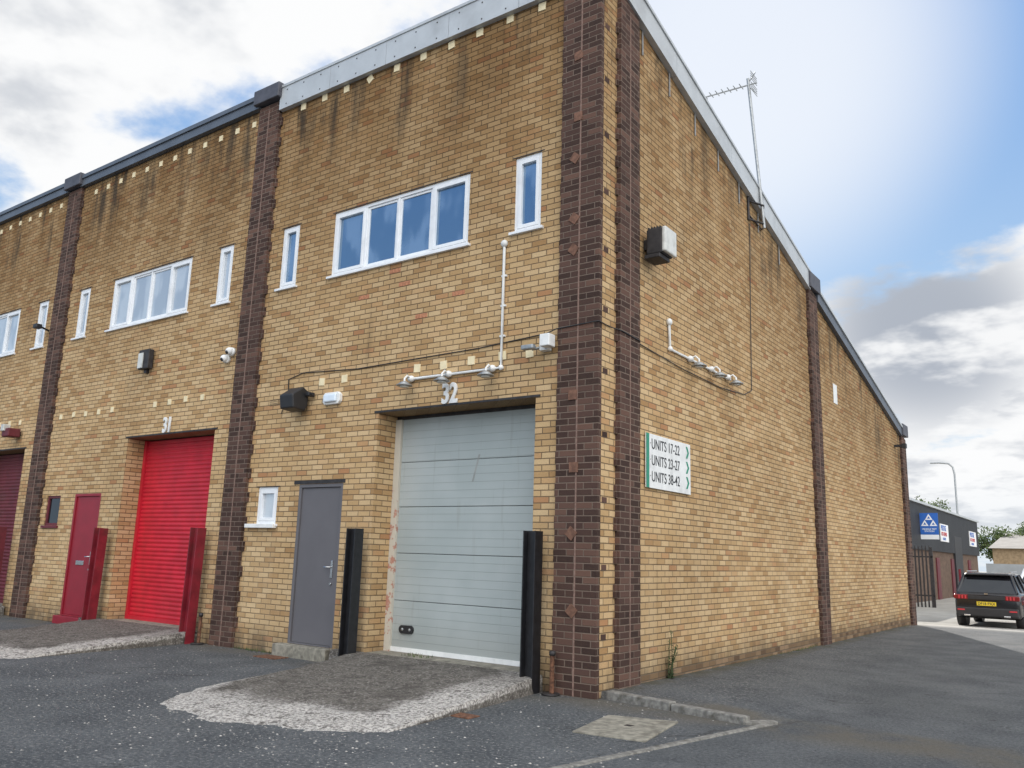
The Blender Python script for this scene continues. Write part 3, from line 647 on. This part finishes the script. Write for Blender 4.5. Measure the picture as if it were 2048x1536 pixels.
# ------------------------------------------------------------------ cars
def car(name,x,y,z,body,sc=1.0,rot=0.0):
    E=empty(name)
    st=[(0.0,.80,.42,.98),(.06,.87,.34,1.04),(.35,.91,.26,1.07),(1.2,.92,.24,1.06),(2.6,.92,.24,1.03),(3.5,.91,.26,.99),(4.15,.86,.30,.88),(4.42,.74,.38,.72)]
    V=[];Fc=[]
    for (yy,hw,zb,zt) in st:
        zm=(zb+zt)/2; prof=[(-hw*.93,zb),(-hw,zb+.12),(-hw,zm+.08),(-hw*.955,zt-.05),(-hw*.90,zt),(hw*.90,zt),(hw*.955,zt-.05),(hw,zm+.08),(hw,zb+.12),(hw*.93,zb)]
        V+=[(px,yy,pz) for px,pz in prof]
    n=10
    for i in range(len(st)-1):
        for k in range(n): Fc.append((i*n+k,i*n+(k+1)%n,(i+1)*n+(k+1)%n,(i+1)*n+k))
    Fc.append(tuple(range(n))[::-1]); Fc.append(tuple(range((len(st)-1)*n,len(st)*n)))
    o=mk('body',V,Fc,body,E); bm=bmesh.new(); bm.from_mesh(o.data); bmesh.ops.recalc_face_normals(bm,faces=bm.faces); bm.to_mesh(o.data); bm.free()
    md=o.modifiers.new('b','BEVEL'); md.width=.03; md.segments=2; md.limit_method='ANGLE'
    for p in o.data.polygons: p.use_smooth=True
    b0=[(-.82,.10,1.04),(.82,.10,1.04),(.82,3.35,1.0),(-.82,3.35,1.0)]; t0=[(-.62,.52,1.57),(.62,.52,1.57),(.60,2.5,1.58),(-.60,2.5,1.58)]
    mk('glasshouse',b0+t0,[(0,1,5,4),(1,2,6,5),(2,3,7,6),(3,0,4,7),(4,5,6,7)],CARGL,E)
    rf=mk('roof',[(-.66,.42,1.565),(.66,.42,1.565),(.63,2.5,1.585),(-.63,2.5,1.585),(-.58,.50,1.63),(.58,.50,1.63),(.54,2.4,1.64),(-.54,2.4,1.64)],[(0,3,2,1),(0,1,5,4),(1,2,6,5),(2,3,7,6),(3,0,4,7),(4,5,6,7)],body,E)
    rf.modifiers.new('b','BEVEL').width=.02
    for s in (-1,1):
        def bar(nm,a,b_,w,m_): tube(nm,[a,b_],w,m_,E)
        bar('pillar_d',(s*.80,.16,1.04),(s*.63,.52,1.57),.055,body); bar('pillar_c',(s*.82,1.1,1.05),(s*.64,1.15,1.57),.03,body); bar('pillar_b',(s*.82,2.0,1.05),(s*.64,2.0,1.57),.03,body); bar('pillar_a',(s*.80,3.25,1.03),(s*.61,2.5,1.57),.035,body)
        bar('roof_rail',(s*.60,.7,1.67),(s*.57,2.3,1.68),.018,CHROME)
        ball('mirror',body,(s*1.03,2.95,1.10),(.10,.07,.08),E)
        for wy in (.80,3.52):
            cyl('tyre',BLKPL,(s*.83,wy,.35),.35,.22,'X',E); cyl('rim',GALV,(s*.945,wy,.35),.22,.015,'X',E,seg=10)
            cyl('arch',BLKPL,(s*.80,wy,.40),.42,.245,'X',E)
        boxes('tail_lamp',LAMPR,[(min(s*.50,s*.885),max(s*.50,s*.885),-.025,.09,.83,.97)],E,.02)
        for k in range(3): xx=s*(.56+.09*k); boxes('lamp_claw',RD2,[(xx-.02,xx+.02,-.032,.0,.85,.95)],E)
        boxes('reflector',RD2,[(min(s*.60,s*.8),max(s*.60,s*.8),-.055,.0,.50,.54)],E)
        tube('exhaust',[(s*.45,-.06,.36),(s*.62,-.06,.36)],.03,CHROME,E)
    boxes('rear_bumper',BLKPL,[(-.84,.84,-.05,.2,.33,.60)],E,.04); boxes('boot_band',BLKPL,[(-.50,.50,-.028,.05,.84,.95)],E,.01)
    boxes('spoiler',body,[(-.60,.60,.36,.52,1.56,1.61)],E,.02); tube('rear_wiper',[(0,.14,1.08),(.35,.26,1.22)],.012,BLKPL,E)
    boxes('number_plate',YEL,[(-.26,.26,-.045,-.03,.66,.775)],E); text('plate_text','DF18 PXX',.115,(0,-.048,.680),RF,INK,E,.93,.002,.001,'CENTER')
    boxes('badge',CHROME,[(-.05,.05,-.01,.02,.99,1.03)],E)
    E.location=(x,y,z); E.rotation_euler=(0,0,rot); E.scale=(sc,sc,sc); return E
LAMPR=simple('tail_lamp_red',(.18,.01,.012),.2); YEL=simple('plate_yellow',(.75,.55,.03),.5,0,.02)
CARB=simple('black_car_paint',(.012,.012,.014),.12,.0,.05); CARW=simple('white_car_paint',(.75,.76,.78),.25,0,.03)
car('parked_car',1.18,21.6,gz(22.5),CARB,1.0,math.radians(-2)); car('parked_car',2.1,31.0,-.28,CARW,1.13,math.radians(-4)); car('parked_car',6.0,33,-.28,REDP,1.0,.1)
# ------------------------------------------------------------------ world, sun
A=math.radians(24);EL=math.radians(33)
sd=Vector((-math.sin(A)*math.cos(EL),math.cos(A)*math.cos(EL),math.sin(EL)))
W=bpy.data.worlds.new('World'); SC.world=W; W.use_nodes=True; t=NT(W.node_tree); W.node_tree.nodes.clear()
out=t.n('ShaderNodeOutputWorld'); bg=t.n('ShaderNodeBackground'); bg.inputs['Strength'].default_value=.10
sky=t.n('ShaderNodeTexSky',sky_type='NISHITA',sun_disc=False,sun_elevation=EL,sun_rotation=math.radians(336),air_density=1.0,dust_density=.5,ozone_density=2.0)
tc=t.n('ShaderNodeTexCoord'); dv=tc.outputs['Generated']; sp=t.n('ShaderNodeSeparateXYZ'); t.L(dv,sp.inputs[0])
zc=t.m('ADD',t.m('MAXIMUM',sp.outputs[2],0.0),.22)
pv=t.comb(t.m('DIVIDE',sp.outputs[0],zc),t.m('DIVIDE',sp.outputs[1],zc),0.3)
n1=t.noise(pv,1.9,7,.56); n2=t.noise(pv,3.4,5,.55)
def dirv(az,el): a=math.radians(az);e=math.radians(el); return (-math.sin(a)*math.cos(e),math.cos(a)*math.cos(e),math.sin(e))
def blob(az,el,r):
    vm=t.n('ShaderNodeVectorMath',operation='DOT_PRODUCT'); t.L(dv,vm.inputs[0]); vm.inputs[1].default_value=dirv(az,el)
    return t.mr(vm.outputs['Value'],math.cos(math.radians(r)),math.cos(math.radians(r*.15)))
cov=n1
for (az,el,r,w) in [(61,30,17,.17),(50,25,6,-.14),(69,16,9,-.14),(6,12,14,.20),(13,27,13,-.40),(28,34,10,-.10),(120,24,40,-.25),(-90,45,60,.15),(180,75,60,.15),(230,30,40,.12)]:  # last four shape sky out of view: window reflections and wall light
    cov=t.m('ADD',cov,t.m('MULTIPLY',blob(az,el,r),w))
mask=t.mr(cov,.48,.59)
dense=t.m('MULTIPLY',t.mr(n2,.46,.62,0,.6),t.mr(cov,.56,.68,0,1))
dense=t.m('MAXIMUM',dense,t.m('MULTIPLY',blob(9,14.5,8),t.mr(n2,.38,.55,.1,1.0)))
ccol=t.mix(dense,(9.8,9.85,9.9),(4.4,4.8,5.5))
glow=blob(20,32,17)
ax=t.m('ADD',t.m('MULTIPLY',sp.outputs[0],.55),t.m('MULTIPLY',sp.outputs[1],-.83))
front=t.mr(ax,-.05,.6,1.0,3.1)  # boosts clouds behind the camera, out of view, to light the shaded walls
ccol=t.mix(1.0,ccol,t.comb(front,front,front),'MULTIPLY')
blue=t.mix(t.mr(sp.outputs[2],.05,.6),(5.0,7.0,9.0),(2.3,4.4,8.2))
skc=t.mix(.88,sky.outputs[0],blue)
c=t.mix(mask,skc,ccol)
c=t.mix(t.m('MULTIPLY',glow,.7),c,(10.5,10.5,10.4))
haze=t.mr(sp.outputs[2],.0,.11,.55,0)
c=t.mix(haze,c,(7.8,8.4,9.0))
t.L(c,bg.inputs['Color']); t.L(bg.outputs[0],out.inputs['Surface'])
sl=bpy.data.lights.new('sun','SUN'); sl.energy=5; sl.angle=math.radians(.5); sl.color=(1,.95,.88)
so=bpy.data.objects.new('sun',sl); COL.objects.link(so); so.rotation_euler=sd.to_track_quat('Z','Y').to_euler()
# ------------------------------------------------------------------ camera
yaw,pit,rol,f=math.radians(35.926),math.radians(11.455),math.radians(1.699),1679.5
fw=Vector((-math.sin(yaw)*math.cos(pit),math.cos(yaw)*math.cos(pit),math.sin(pit))); rt=Vector((math.cos(yaw),math.sin(yaw),0)); up=rt.cross(fw)
r2=rt*math.cos(rol)+up*math.sin(rol); u2=up*math.cos(rol)-rt*math.sin(rol)
cam=bpy.data.cameras.new('camera'); cam.sensor_width=36; cam.lens=f/2048*36; cam.clip_end=2000; cam.clip_start=.05
co=bpy.data.objects.new('camera',cam); COL.objects.link(co)
M=Matrix((r2,u2,-fw)).transposed().to_4x4(); M.translation=Vector((4.756,-8.306,1.5)); co.matrix_world=M
SC.camera=co
SC.view_settings.view_transform='Standard'; SC.view_settings.look='None'; SC.view_settings.exposure=0
